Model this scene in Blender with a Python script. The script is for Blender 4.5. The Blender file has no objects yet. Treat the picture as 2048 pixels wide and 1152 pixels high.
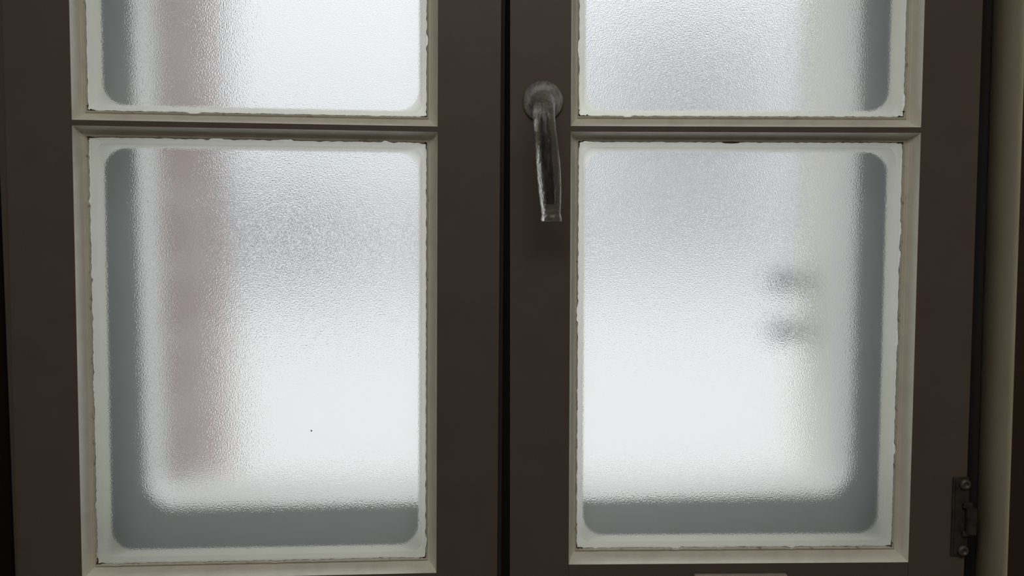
import bpy, bmesh, math, random
from mathutils import Matrix, Vector
random.seed(7)
C = bpy.context.scene.collection
H = 1.45                      # camera height above the room floor

# ------------------------------------------------------------------ camera
def cam_axes(yaw, pitch, roll):
    return (Matrix.Rotation(yaw, 3, 'Z') @ Matrix.Rotation(pitch, 3, 'X') @ Matrix.Rotation(roll, 3, 'Y'))
cam = bpy.data.cameras.new('camera'); cam_o = bpy.data.objects.new('camera', cam); C.objects.link(cam_o)
A = cam_axes(-0.0543, -0.0567, 0.0022)
m = Matrix((A.col[0], A.col[2], -A.col[1])).transposed().to_4x4()
m.translation = (0.0, -0.70, H)
cam_o.matrix_world = m
cam.sensor_fit = 'HORIZONTAL'; cam.sensor_width = 36.0
cam.lens = 36.0 * 1600.0 / 2048.0
cam.clip_start = 0.01; cam.clip_end = 500
bpy.context.scene.camera = cam_o

# ------------------------------------------------------------------ sky, lights, exposure
SC = bpy.context.scene
SC.view_settings.view_transform = 'Standard'; SC.view_settings.look = 'None'
SC.view_settings.gamma = 1.0; SC.view_settings.use_curve_mapping = False
SC.view_settings.exposure = 0.0
w = bpy.data.worlds.new('overcast_sky'); SC.world = w; w.use_nodes = True
nt = w.node_tree; nt.nodes.clear()
out = nt.nodes.new('ShaderNodeOutputWorld'); bg = nt.nodes.new('ShaderNodeBackground')
tc = nt.nodes.new('ShaderNodeTexCoord'); sep = nt.nodes.new('ShaderNodeSeparateXYZ'); ramp = nt.nodes.new('ShaderNodeValToRGB')
nt.links.new(tc.outputs['Generated'], sep.inputs[0]); nt.links.new(sep.outputs['Z'], ramp.inputs[0])
nt.links.new(ramp.outputs[0], bg.inputs[0]); nt.links.new(bg.outputs[0], out.inputs[0])
ramp.color_ramp.elements[0].position = 0.0; ramp.color_ramp.elements[0].color = (0.60, 0.62, 0.655, 1)
ramp.color_ramp.elements[1].position = 1.0; ramp.color_ramp.elements[1].color = (1.75, 1.76, 1.78, 1)
e = ramp.color_ramp.elements.new(0.35); e.color = (0.80, 0.81, 0.84, 1)
bg.inputs[1].default_value = 1.27
fill = bpy.data.lights.new('room_fill_light', 'AREA'); fill_o = bpy.data.objects.new('room_fill_light', fill); C.objects.link(fill_o)  # unseen fill light added to brighten the room side of the sashes
fill.shape = 'DISK'; fill.size = 1.4; fill.energy = 11.0; fill.color = (1.0, 0.93, 0.85)
fill_o.location = (0.0, -1.05, 2.37); fill_o.rotation_euler = (math.radians(10), 0, 0)
SC.cycles.use_denoising = True
SC.cycles.max_bounces = 14; SC.cycles.transmission_bounces = 12; SC.cycles.diffuse_bounces = 5; SC.cycles.glossy_bounces = 6
SC.cycles.caustics_refractive = True; SC.cycles.caustics_reflective = False
SC.cycles.sample_clamp_indirect = 4.0; SC.cycles.blur_glossy = 0.0

# ------------------------------------------------------------------ materials
def mat(name, col, rough=0.5, metal=0.0, vary=0.0, vscale=20, col2=None, bump=0.0, bscale=60, lo=0.45, hi=0.65, spec=0.5):
    M = bpy.data.materials.new(name); M.use_nodes = True; n = M.node_tree; b = n.nodes['Principled BSDF']
    b.inputs['Base Color'].default_value = (*col, 1); b.inputs['Roughness'].default_value = rough; b.inputs['Metallic'].default_value = metal
    b.inputs['Specular IOR Level'].default_value = spec
    t = n.nodes.new('ShaderNodeTexCoord')
    if col2 or vary:
        z = n.nodes.new('ShaderNodeTexNoise'); z.inputs['Scale'].default_value = vscale; z.inputs['Detail'].default_value = 5
        n.links.new(t.outputs['Object'], z.inputs['Vector'])
        r = n.nodes.new('ShaderNodeValToRGB'); n.links.new(z.outputs[0], r.inputs[0])
        c2 = col2 or tuple(max(0, c * (1 - vary)) for c in col)
        r.color_ramp.elements[0].position = lo; r.color_ramp.elements[0].color = (*col, 1)
        r.color_ramp.elements[1].position = hi; r.color_ramp.elements[1].color = (*c2, 1)
        n.links.new(r.outputs[0], b.inputs['Base Color'])
    if bump:
        z = n.nodes.new('ShaderNodeTexNoise'); z.inputs['Scale'].default_value = bscale; z.inputs['Detail'].default_value = 3
        n.links.new(t.outputs['Object'], z.inputs['Vector'])
        bp = n.nodes.new('ShaderNodeBump'); bp.inputs['Strength'].default_value = 1.0; bp.inputs['Distance'].default_value = bump
        n.links.new(z.outputs[0], bp.inputs['Height']); n.links.new(bp.outputs[0], b.inputs['Normal'])
    return M

def frosted(name):
    """ground glass: smooth on the room side, pebbled and rough on the outer side"""
    M = bpy.data.materials.new(name); M.use_nodes = True; n = M.node_tree; n.nodes.clear()
    o = n.nodes.new('ShaderNodeOutputMaterial'); g = n.nodes.new('ShaderNodeBsdfGlass')
    g.inputs['IOR'].default_value = 1.5; g.inputs['Roughness'].default_value = 0.21
    g.inputs['Color'].default_value = (0.985, 0.995, 0.99, 1)
    t = n.nodes.new('ShaderNodeTexCoord')
    z = n.nodes.new('ShaderNodeTexNoise'); z.inputs['Scale'].default_value = 800; z.inputs['Detail'].default_value = 1.0
    n.links.new(t.outputs['Object'], z.inputs['Vector'])
    z2 = n.nodes.new('ShaderNodeTexNoise'); z2.inputs['Scale'].default_value = 150; z2.inputs['Detail'].default_value = 1
    n.links.new(t.outputs['Object'], z2.inputs['Vector'])
    mx = n.nodes.new('ShaderNodeMath'); mx.operation = 'MULTIPLY_ADD'; mx.inputs[1].default_value = 0.25
    n.links.new(z2.outputs[0], mx.inputs[0]); n.links.new(z.outputs[0], mx.inputs[2])
    bp = n.nodes.new('ShaderNodeBump'); bp.inputs['Strength'].default_value = 1.0; bp.inputs['Distance'].default_value = GLASS_BUMP
    n.links.new(mx.outputs[0], bp.inputs['Height']); n.links.new(bp.outputs[0], g.inputs['Normal'])
    tr = n.nodes.new('ShaderNodeBsdfTranslucent'); tr.inputs[0].default_value = (0.92, 0.96, 0.95, 1)
    ms = n.nodes.new('ShaderNodeMixShader'); ms.inputs[0].default_value = 0.12
    n.links.new(g.outputs[0], ms.inputs[1]); n.links.new(tr.outputs[0], ms.inputs[2]); n.links.new(ms.outputs[0], o.inputs[0])
    return M
GLASS_BUMP = 0.00041
def clear(name, rough, tint, bump, milky, mcol):
    M = bpy.data.materials.new(name); M.use_nodes = True; n = M.node_tree; n.nodes.clear()
    o = n.nodes.new('ShaderNodeOutputMaterial'); g = n.nodes.new('ShaderNodeBsdfGlass')
    g.inputs['IOR'].default_value = 1.45; g.inputs['Roughness'].default_value = rough; g.inputs['Color'].default_value = (*tint, 1)
    res = g
    if bump:
        t = n.nodes.new('ShaderNodeTexCoord'); mp = n.nodes.new('ShaderNodeMapping'); mp.inputs['Scale'].default_value = (1, 1, 0.35)
        z = n.nodes.new('ShaderNodeTexNoise'); z.inputs['Scale'].default_value = 420; z.inputs['Detail'].default_value = 3
        n.links.new(t.outputs['Object'], mp.inputs[0]); n.links.new(mp.outputs[0], z.inputs['Vector'])
        bp = n.nodes.new('ShaderNodeBump'); bp.inputs['Distance'].default_value = bump
        n.links.new(z.outputs[0], bp.inputs['Height']); n.links.new(bp.outputs[0], g.inputs['Normal'])
    if milky:
        d = n.nodes.new('ShaderNodeBsdfDiffuse'); d.inputs[0].default_value = (*mcol, 1)
        mxs = n.nodes.new('ShaderNodeMixShader'); mxs.inputs[0].default_value = milky
        if bump:
            zz = n.nodes.new('ShaderNodeTexNoise'); zz.inputs['Scale'].default_value = 260; zz.inputs['Detail'].default_value = 4
            mr = n.nodes.new('ShaderNodeMapRange'); mr.inputs[1].default_value = 0.35; mr.inputs[2].default_value = 0.7
            mr.inputs[3].default_value = milky * 0.5; mr.inputs[4].default_value = min(1, milky * 1.9)
            n.links.new(mp.outputs[0], zz.inputs['Vector']); n.links.new(zz.outputs[0], mr.inputs[0]); n.links.new(mr.outputs[0], mxs.inputs[0])
        n.links.new(g.outputs[0], mxs.inputs[1]); n.links.new(d.outputs[0], mxs.inputs[2]); res = mxs
    n.links.new(res.outputs[0], o.inputs[0])
    return M

PAINT = mat('shaded_gloss_paint', (0.165, 0.135, 0.112), 0.42, vary=0.06, vscale=30, bump=0.00015, bscale=120, spec=0.3)  # sash paint with the shade of the backlit faces put into its colour
BEVEL = mat('lit_gloss_paint', (0.92, 0.91, 0.80), 0.45, vary=0.07, vscale=60, bump=0.0002, bscale=150, spec=0.3)  # same sash paint on the mouldings, with their lit tone in the colour
BEAD = mat('cracked_putty', (0.72, 0.69, 0.58), 0.6, vscale=140, col2=(0.40, 0.29, 0.20), bump=0.0004, bscale=500, lo=0.60, hi=0.72)
CREVICE = mat('brown_crevice', (0.10, 0.055, 0.03), 0.9, vscale=90, col2=(0.30, 0.22, 0.14))
GRIME = mat('corner_grime', (0.03, 0.022, 0.012), 0.9, vscale=300, col2=(0.12, 0.08, 0.04), bump=0.0008, bscale=700)
def thin_white(name, col, share):
    M = bpy.data.materials.new(name); M.use_nodes = True; n = M.node_tree; n.nodes.clear()
    o = n.nodes.new('ShaderNodeOutputMaterial'); d = n.nodes.new('ShaderNodeBsdfDiffuse'); t = n.nodes.new('ShaderNodeBsdfTranslucent'); x = n.nodes.new('ShaderNodeMixShader')
    d.inputs[0].default_value = (*col, 1); t.inputs[0].default_value = (*col, 1); x.inputs[0].default_value = share
    n.links.new(d.outputs[0], x.inputs[1]); n.links.new(t.outputs[0], x.inputs[2]); n.links.new(x.outputs[0], o.inputs[0])
    return M
PUTTY = thin_white('translucent_white_bead', (0.98, 0.98, 0.965), 0.93)
FROST = frosted('frosted_glass')
SMOOTHG = clear('smooth_glass', 0.0, (0.99, 1.0, 0.995), 0.0, 0.0, (1, 1, 1)); SMOOTHG.node_tree.nodes['Glass BSDF'].inputs['IOR'].default_value = 1.5
CLEAR = clear('clear_plastic', 0.12, (0.96, 0.96, 0.94), 0.0009, 0.06, (0.80, 0.77, 0.72))
MILKY = clear('milky_plastic', 0.25, (0.97, 0.98, 0.98), 0.0003, 0.25, (0.85, 0.87, 0.88))
CORE = mat('dark_metal_core', (0.012, 0.010, 0.009), 0.35, 0.3)
METAL = mat('tarnished_metal', (0.085, 0.078, 0.07), 0.42, 0.3, vary=0.4, vscale=90, bump=0.0003, bscale=300)
SCREW = mat('screw_metal', (0.13, 0.115, 0.10), 0.45, 0.3)
PLATE = mat('painted_plate', (0.40, 0.34, 0.28), 0.4, 0.0, vary=0.15, vscale=60)
OUTER = mat('blue_grey_paint', (0.44, 0.50, 0.53), 0.6, vary=0.05)
OUTBEV = mat('outer_white_paint', (0.83, 0.85, 0.845), 0.6, vary=0.03)
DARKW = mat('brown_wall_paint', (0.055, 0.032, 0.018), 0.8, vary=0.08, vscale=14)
CASING = mat('olive_cream_paint', (0.66, 0.61, 0.45), 0.5, vary=0.05, spec=0.3)
ROOMW = mat('room_plaster', (0.34, 0.31, 0.27), 0.9, vary=0.05, vscale=6)
FLOORM = mat('floor_tile', (0.36, 0.30, 0.25), 0.5, vary=0.15, vscale=5)
DIMSNOW = mat('dimmed_snow', (0.555, 0.555, 0.55), 0.9, vary=0.03, vscale=3)  # ground snow made darker than the sill snow to offset the bright sky
SNOW = mat('snow', (0.93, 0.94, 0.94), 0.9, vary=0.03, vscale=3)
CREAM = mat('cream_render', (0.93, 0.92, 0.84), 0.85, vary=0.04, vscale=9)
FACADE = mat('grey_facade', (0.74, 0.74, 0.76), 0.9, vary=0.06, vscale=0.6)
LOWWALL = mat('low_grey_wall', (0.52, 0.52, 0.545), 0.9, vary=0.15, vscale=0.3)
DARKG = mat('dark_window_pane', (0.035, 0.055, 0.07), 0.5)
SHRUBM = mat('shrub_leaf', (0.022, 0.028, 0.033), 0.9, vary=0.4, vscale=3)
GAPSHADE = mat('gap_shade', (0.055, 0.052, 0.05), 0.8)  # dark colour standing in for shade in the gaps round the sashes
IRON = mat('dark_iron', (0.05, 0.05, 0.055), 0.5, 0.5)
PIPE = mat('drainpipe_grey', (0.10, 0.105, 0.12), 0.6)

def brick(name):
    M = bpy.data.materials.new(name); M.use_nodes = True; n = M.node_tree; b = n.nodes['Principled BSDF']
    t = n.nodes.new('ShaderNodeTexCoord'); s = n.nodes.new('ShaderNodeSeparateXYZ'); c = n.nodes.new('ShaderNodeCombineXYZ')
    n.links.new(t.outputs['Object'], s.inputs[0]); n.links.new(s.outputs['Y'], c.inputs['X']); n.links.new(s.outputs['Z'], c.inputs['Y'])
    k = n.nodes.new('ShaderNodeTexBrick'); n.links.new(c.outputs[0], k.inputs['Vector'])
    k.inputs['Color1'].default_value = (0.37, 0.28, 0.265, 1); k.inputs['Color2'].default_value = (0.42, 0.335, 0.32, 1)
    k.inputs['Mortar'].default_value = (0.45, 0.39, 0.38, 1); k.inputs['Scale'].default_value = 1.0
    k.inputs['Brick Width'].default_value = 0.22; k.inputs['Row Height'].default_value = 0.075; k.inputs['Mortar Size'].default_value = 0.008
    n.links.new(k.outputs[0], b.inputs['Base Color']); b.inputs['Roughness'].default_value = 0.9
    return M
BRICK = brick('red_brick')

# ------------------------------------------------------------------ helpers
def props(o, label=None, cat=None, group=None, kind=None):
    if label: o['label'] = label
    if cat: o['category'] = cat
    if group: o['group'] = group
    if kind: o['kind'] = kind
    return o

def obj(name, bm, m, parent=None, smooth=False, recalc=True):
    if recalc: bmesh.ops.recalc_face_normals(bm, faces=bm.faces[:])
    me = bpy.data.meshes.new(name); bm.to_mesh(me); bm.free()
    for x in (m if isinstance(m, (list, tuple)) else [m]): me.materials.append(x)
    if smooth:
        for p in me.polygons: p.use_smooth = True
    o = bpy.data.objects.new(name, me); C.objects.link(o)
    if parent: o.parent = parent
    return o

def box(bm, x0, x1, y0, y1, z0, z1, bev=0.0, mi=0):
    r = bmesh.ops.create_cube(bm, size=1.0)
    vs = r['verts']
    for v in vs:
        v.co = Vector(((x0 + x1) / 2 + v.co.x * (x1 - x0), (y0 + y1) / 2 + v.co.y * (y1 - y0), (z0 + z1) / 2 + v.co.z * (z1 - z0)))
    fs = list({f for v in vs for f in v.link_faces})
    if bev:
        es = list({e for v in vs for e in v.link_edges})
        fs = fs + bmesh.ops.bevel(bm, geom=es, offset=bev, segments=3, affect='EDGES', profile=0.5)['faces']
    for f in fs:
        if f.is_valid: f.material_index = mi
    return vs

def boxo(name, x0, x1, y0, y1, z0, z1, m, parent=None, bev=0.0):
    bm = bmesh.new(); box(bm, x0, x1, y0, y1, z0, z1, bev); return obj(name, bm, m, parent)

def sweep(bm, pts, rads, seg=20, cap=True, flat=1.0):
    """round bar along pts with a radius per point"""
    rings = []
    n = len(pts); pts = [Vector(p) for p in pts]
    ref = Vector((1, 0, 0))
    for i, p in enumerate(pts):
        t = (pts[min(i + 1, n - 1)] - pts[max(i - 1, 0)]).normalized()
        a = (ref - t * ref.dot(t)).normalized(); b = t.cross(a)
        rings.append([bm.verts.new(p + a * rads[i] * math.cos(2 * math.pi * k / seg) + b * rads[i] * flat * math.sin(2 * math.pi * k / seg)) for k in range(seg)])
    for r0, r1 in zip(rings, rings[1:]):
        for k in range(seg): bm.faces.new((r0[k], r0[(k + 1) % seg], r1[(k + 1) % seg], r1[k]))
    if cap: bm.faces.new(rings[0]); bm.faces.new(rings[-1])

def lathe(bm, prof, cx, cz, seg=40, wob=0.0):
    """turn (radius, y) points about the Y axis through (cx, cz)"""
    rings = []
    for r, y in prof:
        rings.append([bm.verts.new((cx + r * (1 + wob * math.sin(3 * a + 1)) * math.cos(a), y, cz + r * (1 + wob * math.sin(2 * a)) * math.sin(a))) for a in [2 * math.pi * k / seg for k in range(seg)]])
    for r0, r1 in zip(rings, rings[1:]):
        for k in range(seg): bm.faces.new((r0[k], r0[(k + 1) % seg], r1[(k + 1) % seg], r1[k]))
    bm.faces.new(rings[0]); bm.faces.new(rings[-1])

def rrect(x0, x1, z0, z1, r, n=8):
    p = []
    for cx, cz, a0 in ((x1 - r, z1 - r, 0), (x0 + r, z1 - r, 90), (x0 + r, z0 + r, 180), (x1 - r, z0 + r, 270)):
        for k in range(n + 1):
            a = math.radians(a0 + 90 * k / n); p.append((cx + r * math.cos(a), cz + r * math.sin(a)))
    return p
# ------------------------------------------------------------------ sash windows
DG = 0.012                     # glass sits this far behind the sash face
PROF = [(0.0, 0.0), (0.035, 0.0010), (0.13, 0.0042), (0.30, 0.0076), (0.50, 0.0095), (0.66, 0.0103), (0.70, 0.0114), (0.80, 0.0114)]
BACK = 0.034

def lerp_rect(o, g, t):        # rectangles are x0, x1, z0, z1
    return tuple(a + (b - a) * t for a, b in zip(o, g))

def corners(r): return [(r[0], r[2]), (r[1], r[2]), (r[1], r[3]), (r[0], r[3])]      # bottom-left, bottom-right, top-right, top-left

def strip(bm, o, g, side, prof, mi):
    """one mitred run (0 bottom, 1 right, 2 top, 3 left) of the moulding round an opening"""
    prev = None
    for t, y in prof:
        c = corners(lerp_rect(o, g, t)); a, b = c[side], c[(side + 1) % 4]
        cur = (bm.verts.new((a[0], y, a[1])), bm.verts.new((b[0], y, b[1])))
        if prev:
            f = bm.faces.new((prev[0], prev[1], cur[1], cur[0])); f.material_index = mi
        prev = cur

def member(name, faces, runs, parent, joint=None):
    """a stile, rail or bar: flat front and back, plus the moulded runs that border it"""
    bm = bmesh.new()
    for (x0, x1, z0, z1), edges in faces:
        q = [bm.verts.new(p) for p in ((x0, 0, z0), (x1, 0, z0), (x1, 0, z1), (x0, 0, z1))]
        bm.faces.new(q)
        q2 = [bm.verts.new(p) for p in ((x0, BACK, z0), (x1, BACK, z0), (x1, BACK, z1), (x0, BACK, z1))]
        bm.faces.new(q2[::-1])
        for s in edges: bm.faces.new((q[s], q[(s + 1) % 4], q2[(s + 1) % 4], q2[s]))
    for o, g, side in runs:
        strip(bm, o, g, side, PROF, 1)
        strip(bm, o, g, side, [(0.80, 0.0114), (0.8, DG + 0.003), (0.55, DG + 0.003), (0.55, BACK), (0.0, BACK)], 1)
    bmesh.ops.remove_doubles(bm, verts=bm.verts[:], dist=1e-6)
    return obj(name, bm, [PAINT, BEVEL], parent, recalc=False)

def wob(seed):
    r = random.Random(seed); ph = [(r.uniform(0, 6.28), r.uniform(60, 900), r.uniform(0.3, 1)) for _ in range(9)]
    tot = sum(a for _, _, a in ph)
    return lambda s: sum(a * math.sin(f * s + p) for p, f, a in ph) / tot

def bead(name, o, g, parent, seed, amount, dark=1.0):
    """ragged bead of old putty and paint along the glass"""
    bm = bmesh.new()
    for side in range(4):
        w1, w2 = wob(seed * 10 + side), wob(seed * 20 + side)
        c0 = corners(lerp_rect(o, g, 0.80)); c1 = corners(g)
        a0, b0, a1, b1 = c0[side], c0[(side + 1) % 4], c1[side], c1[(side + 1) % 4]
        L = math.hypot(b0[0] - a0[0], b0[1] - a0[1]); n = int(L / 0.0022)
        inw = {0: (0, 1), 1: (-1, 0), 2: (0, -1), 3: (1, 0)}[side]
        prev = None
        chips = [(random.uniform(0, 1), random.uniform(0.004, 0.02)) for _ in range(4 if amount[side] > 0.0006 else 1)]
        for i in range(n + 1):
            f = i / n; s = f * L
            e = amount[side] * (0.55 * w1(s) + 0.45 * w2(s * 2.3))
            for cf, cw in chips:
                if abs(f - cf) < cw: e -= 0.0010
            y0 = 0.0106; hgt = 0.0009 + 0.0004 * w2(s)
            p0 = (a0[0] + (b0[0] - a0[0]) * f, a0[1] + (b0[1] - a0[1]) * f)
            p1 = (a1[0] + (b1[0] - a1[0]) * f + inw[0] * e, a1[1] + (b1[1] - a1[1]) * f + inw[1] * e)
            pm = (p0[0] * .55 + p1[0] * .45, p0[1] * .55 + p1[1] * .45)
            pq = (p0[0] * .15 + p1[0] * .85, p0[1] * .15 + p1[1] * .85)
            row = [bm.verts.new((p0[0], y0 + .0008, p0[1])), bm.verts.new((p0[0] * .8 + p1[0] * .2, y0 - hgt * .7, p0[1] * .8 + p1[1] * .2)), bm.verts.new((pm[0], y0 - hgt, pm[1])),
                   bm.verts.new((pq[0], y0 - hgt * .3, pq[1])), bm.verts.new((p1[0], DG + .0002, p1[1]))]
            dk = max(0.00005, 0.0007 * w2(s * 1.3 + .1) + 0.00025 + (0.0005 if min(s, L - s) < .006 else 0)) * dark
            row.append(bm.verts.new((p1[0] + inw[0] * dk, DG - .00005, p1[1] + inw[1] * dk)))
            if prev:
                for k in range(5):
                    fc = bm.faces.new((prev[k], prev[k + 1], row[k + 1], row[k])); fc.material_index = 1 if k == 4 else 0
            prev = row
    ob = obj(name, bm, [BEAD, CREVICE], parent, smooth=True)
    return ob

def grime(parent, x, z, sx, sz, seed, sizes):
    """small dark crumbs of dirt gathered in a glazing corner"""
    bm = bmesh.new(); r = random.Random(seed)
    for k in range(6):
        d = abs(r.gauss(0, sizes)); al = r.random() < .5
        px = x + sx * (d if al else abs(r.gauss(0, .0006))); pz = z + sz * (abs(r.gauss(0, .0006)) if al else d)
        rad = r.uniform(.00025, .0006)
        m = Matrix.Translation((px, 0.0108, pz)) @ Matrix.Diagonal((rad * r.uniform(1, 1.8), .0007, rad, 1))
        bmesh.ops.create_icosphere(bm, subdivisions=1, radius=1.0, matrix=m)
    return obj('corner_grime', bm, GRIME, parent)

def make_sash(name, cx, yaw, roll, X0, X3, xo, xg, zo, zg, zb, ztop, label, seed, amounts):
    """X0..X3 outer edges; xo/xg moulding and sight-line x; zo/zg: upper bottom, lower top, lower bottom"""
    base = zb
    M = Matrix.Translation((cx, 0, H)) @ Matrix.Rotation(-roll, 4, 'Y') @ Matrix.Rotation(yaw, 4, 'Z') @ Matrix.Translation((0, 0, base))
    root = bpy.data.objects.new(name, None); C.objects.link(root); root.matrix_world = M
    root.empty_display_size = 0.1
    props(root, label, 'window', None, 'structure')
    sh = lambda r: (r[0] - cx, r[1] - cx, r[2] - base, r[3] - base)
    up_o = sh((xo[0], xo[1], zo[0], zo[0] + 0.39)); up_g = sh((xg[0], xg[1], zg[0], zo[0] + 0.38))
    lo_o = sh((xo[0], xo[1], zo[2], zo[1])); lo_g = sh((xg[0], xg[1], zg[2], zg[1]))
    x0, x3 = X0 - cx, X3 - cx; zt = ztop - base
    a, b = lo_o[0], lo_o[1]
    member('stile', [((x0, a, 0, zt), (0, 2, 3))], [(lo_o, lo_g, 3), (up_o, up_g, 3)], root)
    member('stile', [((b, x3, 0, zt), (0, 1, 2))], [(lo_o, lo_g, 1), (up_o, up_g, 1)], root)
    member('bottom_rail', [((a + .0002, b - .0002, 0, lo_o[2]), (0,))], [(lo_o, lo_g, 0)], root)
    member('top_rail', [((a + .0002, b - .0002, up_o[3], zt), (2,))], [(up_o, up_g, 2)], root)
    member('glazing_bar', [((a, b, lo_o[3], up_o[2]), ())], [(lo_o, lo_g, 2), (up_o, up_g, 0)], root)
    for k, (o, g) in enumerate(((lo_o, lo_g), (up_o, up_g))):
        bm = bmesh.new(); e = 0.0008
        box(bm, g[0] - e, g[1] + e, DG, DG + .003, g[2] - e, g[3] + e)
        for f in bm.faces: f.material_index = 0 if f.calc_center_median().y > DG + .0029 else 1
        props(obj('glass_pane', bm, [FROST, SMOOTHG], root), 'frosted glass pane, whitish and pebbled')
        bead('putty_bead', o, g, root, seed + k, amounts[k])
        # outer putty fillet, seen pale through the glass
        bm = bmesh.new(); rg = []
        for ins, y, rad in ((-.0012, DG + .0032, .001), (.0006, DG + .0032, .002), (.0040, .0180, .009), (.0074, .0265, .019)):
            rg.append([bm.verts.new((px, y, pz)) for px, pz in rrect(g[0] + ins, g[1] - ins, g[2] + ins, g[3] - ins, rad)])
        for r0, r1 in zip(rg, rg[1:]):
            for q in range(len(r0)): bm.faces.new((r0[q], r0[(q + 1) % len(r0)], r1[(q + 1) % len(r0)], r1[q]))
        obj('outer_putty', bm, PUTTY, root)
    for (r, (ix, iz), sz_) in ((lo_g, (0, 2), .003), (lo_g, (1, 2), .005), (lo_g, (0, 3), .0025), (lo_g, (1, 3), .003), (up_g, (0, 2), .004), (up_g, (1, 2), .003)):
        grime(root, r[ix], r[iz], 1 if ix == 0 else -1, 1 if iz == 2 else -1, seed * 7 + ix + iz * 3 + int(r is up_g) * 11, sz_)
    return root, base

big = (0.0009, 0.0006, 0.0009, 0.0013); mid = (0.0004, 0.0005, 0.0008, 0.0008)
ZB, ZT = -0.345, 0.545
win1, B1 = make_sash('window_1', -0.21, 0.0170, -0.0103, -0.3864, 0.0273, (-0.3331, -0.0271), (-0.3252, -0.0369),
                     (0.1026, 0.0979, -0.2931), (0.1123, 0.0899, -0.2835), ZB, ZT,
                     'painted casement sash with shade-toned faces, two frosted panes and no handle', 3, ((0.0009, 0.0004, 0.0009, 0.0014), (0.0003, 0.0006, 0.0005, 0.0006)))
win2, B2 = make_sash('window_2', 0.22, -0.0355, -0.0030, 0.0367, 0.4516, (0.0899, 0.4001), (0.0979, 0.3903),
                     (0.1016, 0.0967, -0.2913), (0.1122, 0.0895, -0.2808), ZB, ZT,
                     'painted casement sash with shade-toned faces, two frosted panes, clear lever handle and hinge', 5, ((0.0010, 0.0008, 0.0006, 0.0003), (0.0004, 0.0007, 0.0005, 0.0004)))

# overlapping rebate strip on the back edge of the first sash
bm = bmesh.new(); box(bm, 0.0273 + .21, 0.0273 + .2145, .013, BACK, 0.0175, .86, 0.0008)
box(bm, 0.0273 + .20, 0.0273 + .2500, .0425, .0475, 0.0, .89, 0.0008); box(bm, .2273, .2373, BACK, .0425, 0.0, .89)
props(obj('meeting_strip', bm, GAPSHADE, win1), 'rebate strip coloured as the shade between the sashes')

# ---- handle on the second sash (local coordinates: x - 0.22, z - B2)
def loc2(x, y, z): return (x - 0.22, y, z - B2)
hx, _, hz = loc2(0.0652, 0, 0.1225)
hroot = bpy.data.objects.new('handle', None); C.objects.link(hroot); hroot.parent = win2; hroot['label'] = 'clear plastic lever handle with dark core'
bm = bmesh.new()
lathe(bm, [(.004, -.0001), (.0158, -.0001), (.0172, -.0010), (.0176, -.0025), (.0168, -.0045), (.0145, -.0060), (.0115, -.0068), (.004, -.0068)], hx, hz, 48, 0.012)
props(obj('rosette', bm, MILKY, hroot, True), 'milky translucent round plastic collar')
P = [(0.0650, -.0069, .1215), (0.0650, -.014, .1213), (0.0648, -.022, .1200), (0.0645, -.030, .1165), (0.0640, -.036, .1105), (0.0640, -.0395, .1030),
     (0.0648, -.041, .0930), (0.0660, -.0412, .0800), (0.0672, -.0412, .0660), (0.0683, -.041, .0520), (0.0692, -.040, .0390), (0.0698, -.0392, .0290),
     (0.0701, -.039, .0235), (0.0703, -.039, .0195), (0.0703, -.039, .0172)]
RR = [.0112, .0100, .0098, .0098, .0096, .0092, .0090, .0096, .0101, .0100, .0093, .0085, .0079, .0088, .0086]
def densify(P, R, k=4):
    PP, QQ = [], []
    for i in range(len(P) - 1):
        p0, p1, p2, p3 = [Vector(P[max(0, min(len(P) - 1, j))]) for j in (i - 1, i, i + 1, i + 2)]
        for q in range(k):
            t = q / k
            PP.append(0.5 * ((2 * p1) + (p2 - p0) * t + (2 * p0 - 5 * p1 + 4 * p2 - p3) * t * t + (-p0 + 3 * p1 - 3 * p2 + p3) * t ** 3))
            QQ.append(R[i] * (1 - t) + R[i + 1] * t)
    PP.append(Vector(P[-1])); QQ.append(R[-1]); return PP, QQ
PP, QQ = densify(P, RR)
bm = bmesh.new(); sweep(bm, [loc2(*p) for p in PP], QQ, 32, True, 0.85)
props(obj('lever', bm, CLEAR, hroot, True), 'clear plastic tapered grip')
bm = bmesh.new()
CP, CQ = densify([(0.0643, -.0372, .1060), (0.0645, -.0395, .1000), (0.0652, -.041, .0880), (0.0664, -.0411, .0740), (0.0678, -.0408, .0580), (0.0692, -.0402, .0400), (0.0697, -.0398, .0315)],
                 [.0015, .0030, .0036, .0038, .0037, .0035, .0028])
sweep(bm, [loc2(*p) for p in CP], CQ, 18, True, 0.8)
props(obj('core', bm, CORE, hroot, True), 'dark metal rod inside the grip')

# ---- hinge on the second sash
hg = bpy.data.objects.new('hinge', None); C.objects.link(hg); hg.parent = win2; hg['label'] = 'tarnished metal hinge'
x1 = 0.4516
def lb(bm, a, b, y0, y1, z0, z1, bev=0.0): box(bm, a - .22, b - .22, y0, y1, z0 - B2, z1 - B2, bev)
bm = bmesh.new(); lb(bm, x1 - .0135, x1 + .0008, -.0022, -.0001, -.2850, -.2120, .0009); lb(bm, x1 - .0115, x1 + .0008, -.0030, -.0022, -.2830, -.2140, .0004)
obj('hinge_plate', bm, METAL, hg)
bm = bmesh.new(); sweep(bm, [loc2(x1 + .0015, -.0060, -.2625), loc2(x1 + .0015, -.0060, -.2395)], [.0046, .0046], 20)
lb(bm, x1 - .0055, x1 + .003, -.0062, -.0020, -.2660, -.2610, .001); lb(bm, x1 - .0055, x1 + .003, -.0062, -.0020, -.2400, -.2350, .001)
obj('knuckle', bm, METAL, hg)
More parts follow.
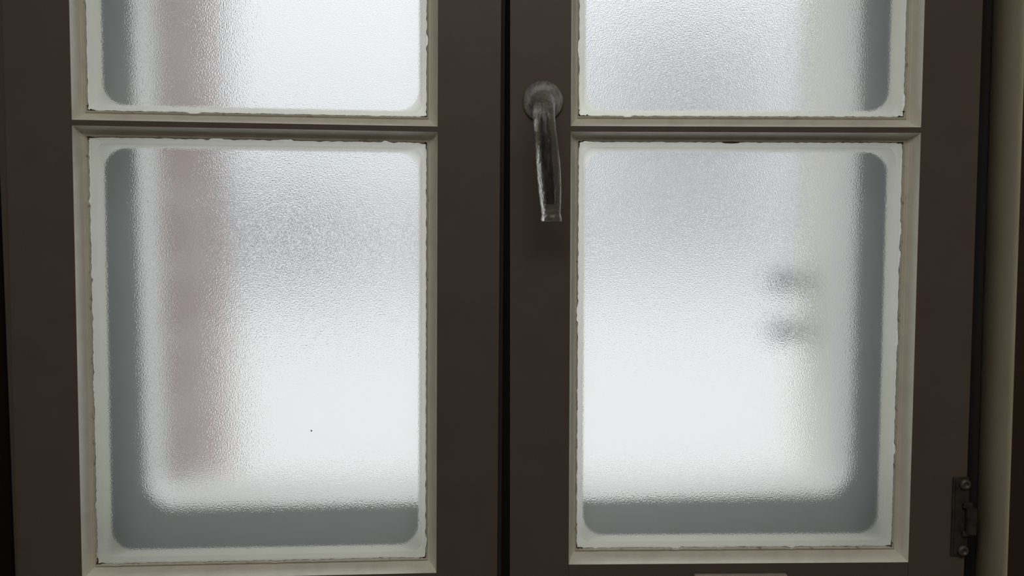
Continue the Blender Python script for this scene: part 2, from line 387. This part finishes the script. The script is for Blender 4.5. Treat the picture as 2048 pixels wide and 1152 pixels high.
for zz in (-.2185, -.2795):
    bm = bmesh.new(); hx2, _, hz2 = loc2(x1 - .0035, 0, zz)
    lathe(bm, [(.0005, -.0030), (.0052, -.0030), (.0050, -.0045), (.0034, -.0060), (.0022, -.0060), (.0020, -.0046), (.0004, -.0046)], hx2, hz2, 24)
    obj('screw', bm, SCREW, hg, True)

# ---- metal plate low on the bottom rail
kp = bpy.data.objects.new('latch_plate', None); C.objects.link(kp); kp.parent = win2; kp['label'] = 'brown painted metal plate'
bm = bmesh.new(); lb(bm, .2030, .2880, -.0060, -.0001, -.3300, -.2998, .0018); obj('plate', bm, PLATE, kp)
for xx in (.2200, .2500, .2750):
    bm = bmesh.new(); lb(bm, xx - .006, xx + .006, -.0066, -.0058, -.3200, -.3030, .0003); obj('slot', bm, CORE, kp)

bm = bmesh.new(); bmesh.ops.create_icosphere(bm, subdivisions=2, radius=1.0, matrix=Matrix.Translation(loc2(.2346, .0112, .0892)) @ Matrix.Diagonal((.0085, .0008, .0011, 1)))
obj('bare_wood_chip', bm, CREVICE, win2)
bm = bmesh.new(); bmesh.ops.create_icosphere(bm, subdivisions=1, radius=.0008, matrix=Matrix.Translation((-.1386 + .21, DG, -.1663 - B1))); obj('speck', bm, GRIME, win1)

# ------------------------------------------------------------------ fixed frame, reveals and room
def Z(z): return z + H
bm = bmesh.new()
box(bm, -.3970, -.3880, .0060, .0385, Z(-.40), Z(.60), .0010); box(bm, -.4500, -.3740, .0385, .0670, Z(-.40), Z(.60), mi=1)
props(obj('trim_left', bm, [PAINT, GAPSHADE]), 'narrow shade-toned jamb strip beside the sash without a handle', 'window frame', None, 'structure')
bm = bmesh.new()
cove = [(.4640 + .0120 * (1 - t / 14) ** 2.6, .0140 - .0590 * t / 14) for t in range(15)] + [ (.4644, -.0456), (.4652, -.0456), (.4800, -.0300), (.4800, .0140)]
lo_, hi_ = [[bm.verts.new((x, y, Z(zz))) for x, y in cove] for zz in (-.40, .60)]
for q in range(len(cove)): bm.faces.new((lo_[q], lo_[(q + 1) % len(cove)], hi_[(q + 1) % len(cove)], hi_[q])).smooth = q < 14
box(bm, .4420, .4800, .0365, .0670, Z(-.40), Z(.60), mi=1); box(bm, .4755, .4800, .0140, .0365, Z(-.40), Z(.60), mi=1)  # stop boxes coloured dark as the shade of the gap
props(obj('trim_right', bm, [CASING, GAPSHADE], smooth=False), 'olive cream reveal standing forward beside the hinged edge of the window', 'window frame', None, 'structure')
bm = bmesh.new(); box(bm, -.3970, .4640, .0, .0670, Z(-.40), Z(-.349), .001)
props(obj('trim_bottom', bm, PAINT), 'shade-toned window frame sill below both sashes', 'window frame', None, 'structure')
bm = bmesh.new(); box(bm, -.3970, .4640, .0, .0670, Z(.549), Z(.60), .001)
props(obj('trim_top', bm, PAINT), 'shade-toned window frame head above both sashes', 'window frame', None, 'structure')

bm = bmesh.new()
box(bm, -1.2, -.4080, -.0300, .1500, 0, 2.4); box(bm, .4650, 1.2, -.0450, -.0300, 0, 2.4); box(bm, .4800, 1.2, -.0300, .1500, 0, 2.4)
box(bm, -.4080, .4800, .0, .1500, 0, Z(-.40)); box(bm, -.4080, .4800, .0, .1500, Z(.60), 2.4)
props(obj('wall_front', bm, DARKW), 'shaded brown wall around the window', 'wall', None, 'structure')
def room(name, *a, m=ROOMW, lab='', cat='wall'):
    props(boxo(name, *a, m), lab, cat, None, 'structure')
room('wall_left', -1.3, -1.2, -2.6, .15, 0, 2.4, lab='plain plaster side wall nearer the handleless sash')
room('wall_right', 1.2, 1.3, -2.6, .15, 0, 2.4, lab='plain plaster side wall nearer the hinge')
room('wall_back', -1.3, 1.3, -2.7, -2.6, 0, 2.4, lab='plain plaster wall behind the viewer')
room('floor', -1.3, 1.3, -2.7, .15, -.1, 0, m=FLOORM, lab='brown tiled floor of the small room', cat='floor')
room('ceiling', -1.3, 1.3, -2.7, .15, 2.4, 2.5, lab='plain plaster ceiling of the small room', cat='ceiling')

# ------------------------------------------------------------------ outer window frame (blue-grey inner face, pale chamfer)
OX0, OX1, OZ0, OZ1 = -.3080, .3800, -.2520, .4850      # edge of the face
OY = .0680
bm = bmesh.new()
rings = []
def ring(pts, y): return [bm.verts.new((x, y, z + H)) for x, z in pts]
n = 8
face_in = rrect(OX0, OX1, OZ0, OZ1, .030, n)
outer = []
for x, z in face_in:       # project the ring out to the outer rectangle
    cx_, cz_ = (OX0 + OX1) / 2, (OZ0 + OZ1) / 2
    sx = (.43 + .0) / ((OX1 - OX0) / 2); sz = .46 / ((OZ1 - OZ0) / 2)
    outer.append((cx_ + (x - cx_) * sx, cz_ + (z - cz_) * sz))
rings = [ring(outer, OY + .05), ring(outer, OY), ring(face_in, OY), ring(rrect(OX0 + .002, OX1 - .002, OZ0 + .003, OZ1 - .002, .028, n), OY + .028), ring(rrect(OX0 + .002, OX1 - .002, OZ0 + .002, OZ1 - .002, .028, n), OY + .0500)]
for i, (r0, r1) in enumerate(zip(rings, rings[1:] + rings[:1])):
    for k in range(len(r0)):
        f = bm.faces.new((r0[k], r0[(k + 1) % len(r0)], r1[(k + 1) % len(r0)], r1[k])); f.material_index = 1 if i in (2, 3) else 0
props(obj('window_3', bm, [OUTER, OUTBEV]), 'blue-grey outer window frame seen blurred through the frosted panes', 'window', None, 'structure')

# ------------------------------------------------------------------ outside
props(boxo('wall_outside_left', -.70, -.3070, .0970, .340, Z(-.60), Z(1.2), BRICK), 'reddish brick outer reveal seen blurred behind the handleless sash', 'wall', None, 'structure')
props(boxo('wall_outside_right', .3820, .70, .0970, .205, Z(-.60), Z(1.2), CREAM), 'cream rendered outer reveal seen blurred behind the hinged sash', 'wall', None, 'structure')
props(boxo('trim_1', -.3070, .3820, .0970, .180, Z(-.60), Z(-.2500), SNOW, bev=.01), 'snow covered outer sill below the window', 'sill', None, 'structure')
props(boxo('ground', -60, 60, .45, 90, -1.50 + H - .3, -1.50 + H, DIMSNOW), 'bright snowy ground outside the window', 'ground', None, 'structure')
for zc in (-.046, -.100):
    bm = bmesh.new()
    box(bm, .3400, .3820, .172, .186, Z(zc - .0055), Z(zc + .0055), .002); sweep(bm, [(.3470, .179, Z(zc - .011)), (.3470, .179, Z(zc + .011))], [.007, .007], 12)
    o = obj('iron_bracket', bm, IRON)
    props(o, ('upper' if zc > -.09 else 'lower') + ' of two dark iron brackets sticking out of the cream outer reveal', 'bracket', 'iron brackets on the cream reveal')

# two gabled houses far behind the second sash
def gable_house(x0, x1, zap, zev, label, wins):
    rt = bpy.data.objects.new('house', None); C.objects.link(rt); xm = (x0 + x1) / 2; hw = (x1 - x0) / 2; rt.location = (xm, 40, -.05)
    props(rt, label, 'house', 'gabled houses beyond the snow')
    bm = bmesh.new(); pts = [(-hw + .15, 0), (hw - .15, 0), (hw - .15, zev), (0, zap - .1), (-hw + .15, zev)]
    a = [bm.verts.new((x, 0, z)) for x, z in pts]; b = [bm.verts.new((x, 7, z)) for x, z in pts]
    bm.faces.new(a); bm.faces.new(b[::-1])
    for k in range(5): bm.faces.new((a[k], a[(k + 1) % 5], b[(k + 1) % 5], b[k]))
    obj('wall', bm, FACADE, rt)
    for sg in (-1, 1):
        bm = bmesh.new(); e0 = (sg * (hw + .05), zev - .75); e1 = (0, zap - .1); th = 1.8
        pr = [e0, e1, (0, zap + th * .9), (sg * (hw + .1), zev + th * .45)]
        a = [bm.verts.new((x, -.35, z)) for x, z in pr]; b = [bm.verts.new((x, 7.2, z)) for x, z in pr]
        bm.faces.new(a); bm.faces.new(b[::-1])
        for k in range(4): bm.faces.new((a[k], a[(k + 1) % 4], b[(k + 1) % 4], b[k]))
        obj('roof_slope', bm, ROOF, rt)
    for cx, z0, z1, w_ in wins:
        bm = bmesh.new(); box(bm, cx - xm - w_, cx - xm + w_, -.08, .1, z0, z1); f = obj('window', bm, DARKG, rt)
    return rt
ROOF = mat('slate_roof', (0.075, 0.075, 0.085), 0.8, vary=0.15, vscale=1)
h1 = gable_house(5.7, 11.1, 12.4, 8.6, 'grey gabled house seen through the second sash, the one nearer the handle', ((7.6, 2.6, 4.6, .55), (9.4, 6.2, 7.6, .4)))
bm = bmesh.new(); sweep(bm, [(2.7, -.45, 0), (2.7, -.45, 8.4)], [.42, .42], 12); obj('drainpipe', bm, PIPE, h1)
gable_house(11.75, 16.9, 12.2, 8.6, 'grey gabled house seen through the second sash, the one nearer the hinge', ((12.3, 2.4, 5.0, .85), (15.9, 2.4, 5.0, .6), (14.2, 6.4, 7.6, .4)))

props(boxo('garden_wall', -30, 18, 36, 36.6, -.05, 3.3, LOWWALL), 'low grey garden wall across the far side of the snow', 'wall')
r = random.Random(4)
def shrub(x, y, h, wd, label):
    rt = bpy.data.objects.new('shrub', None); C.objects.link(rt); rt.location = (x, y, -.05); props(rt, label, 'shrub')
    bm = bmesh.new(); sweep(bm, [(0, 0, 0), (.05, 0, h * .35)], [.12, .08], 8); obj('stem', bm, SHRUBM, rt)
    bm = bmesh.new()
    for k in range(110):
        a = r.uniform(0, 6.28); d = r.uniform(0, 1) ** .5 * wd * .5; zz = r.uniform(.2, 1) * h
        q = d * (1.15 - zz / h)
        bmesh.ops.create_icosphere(bm, subdivisions=1, radius=r.uniform(.15, .3) * wd * .5, matrix=Matrix.Translation((q * math.cos(a), q * math.sin(a), zz)))
    obj('foliage', bm, SHRUBM, rt)
shrub(-7.0, 30, 3.7, 3.4, 'dark bush standing alone on the snow behind the handleless sash')
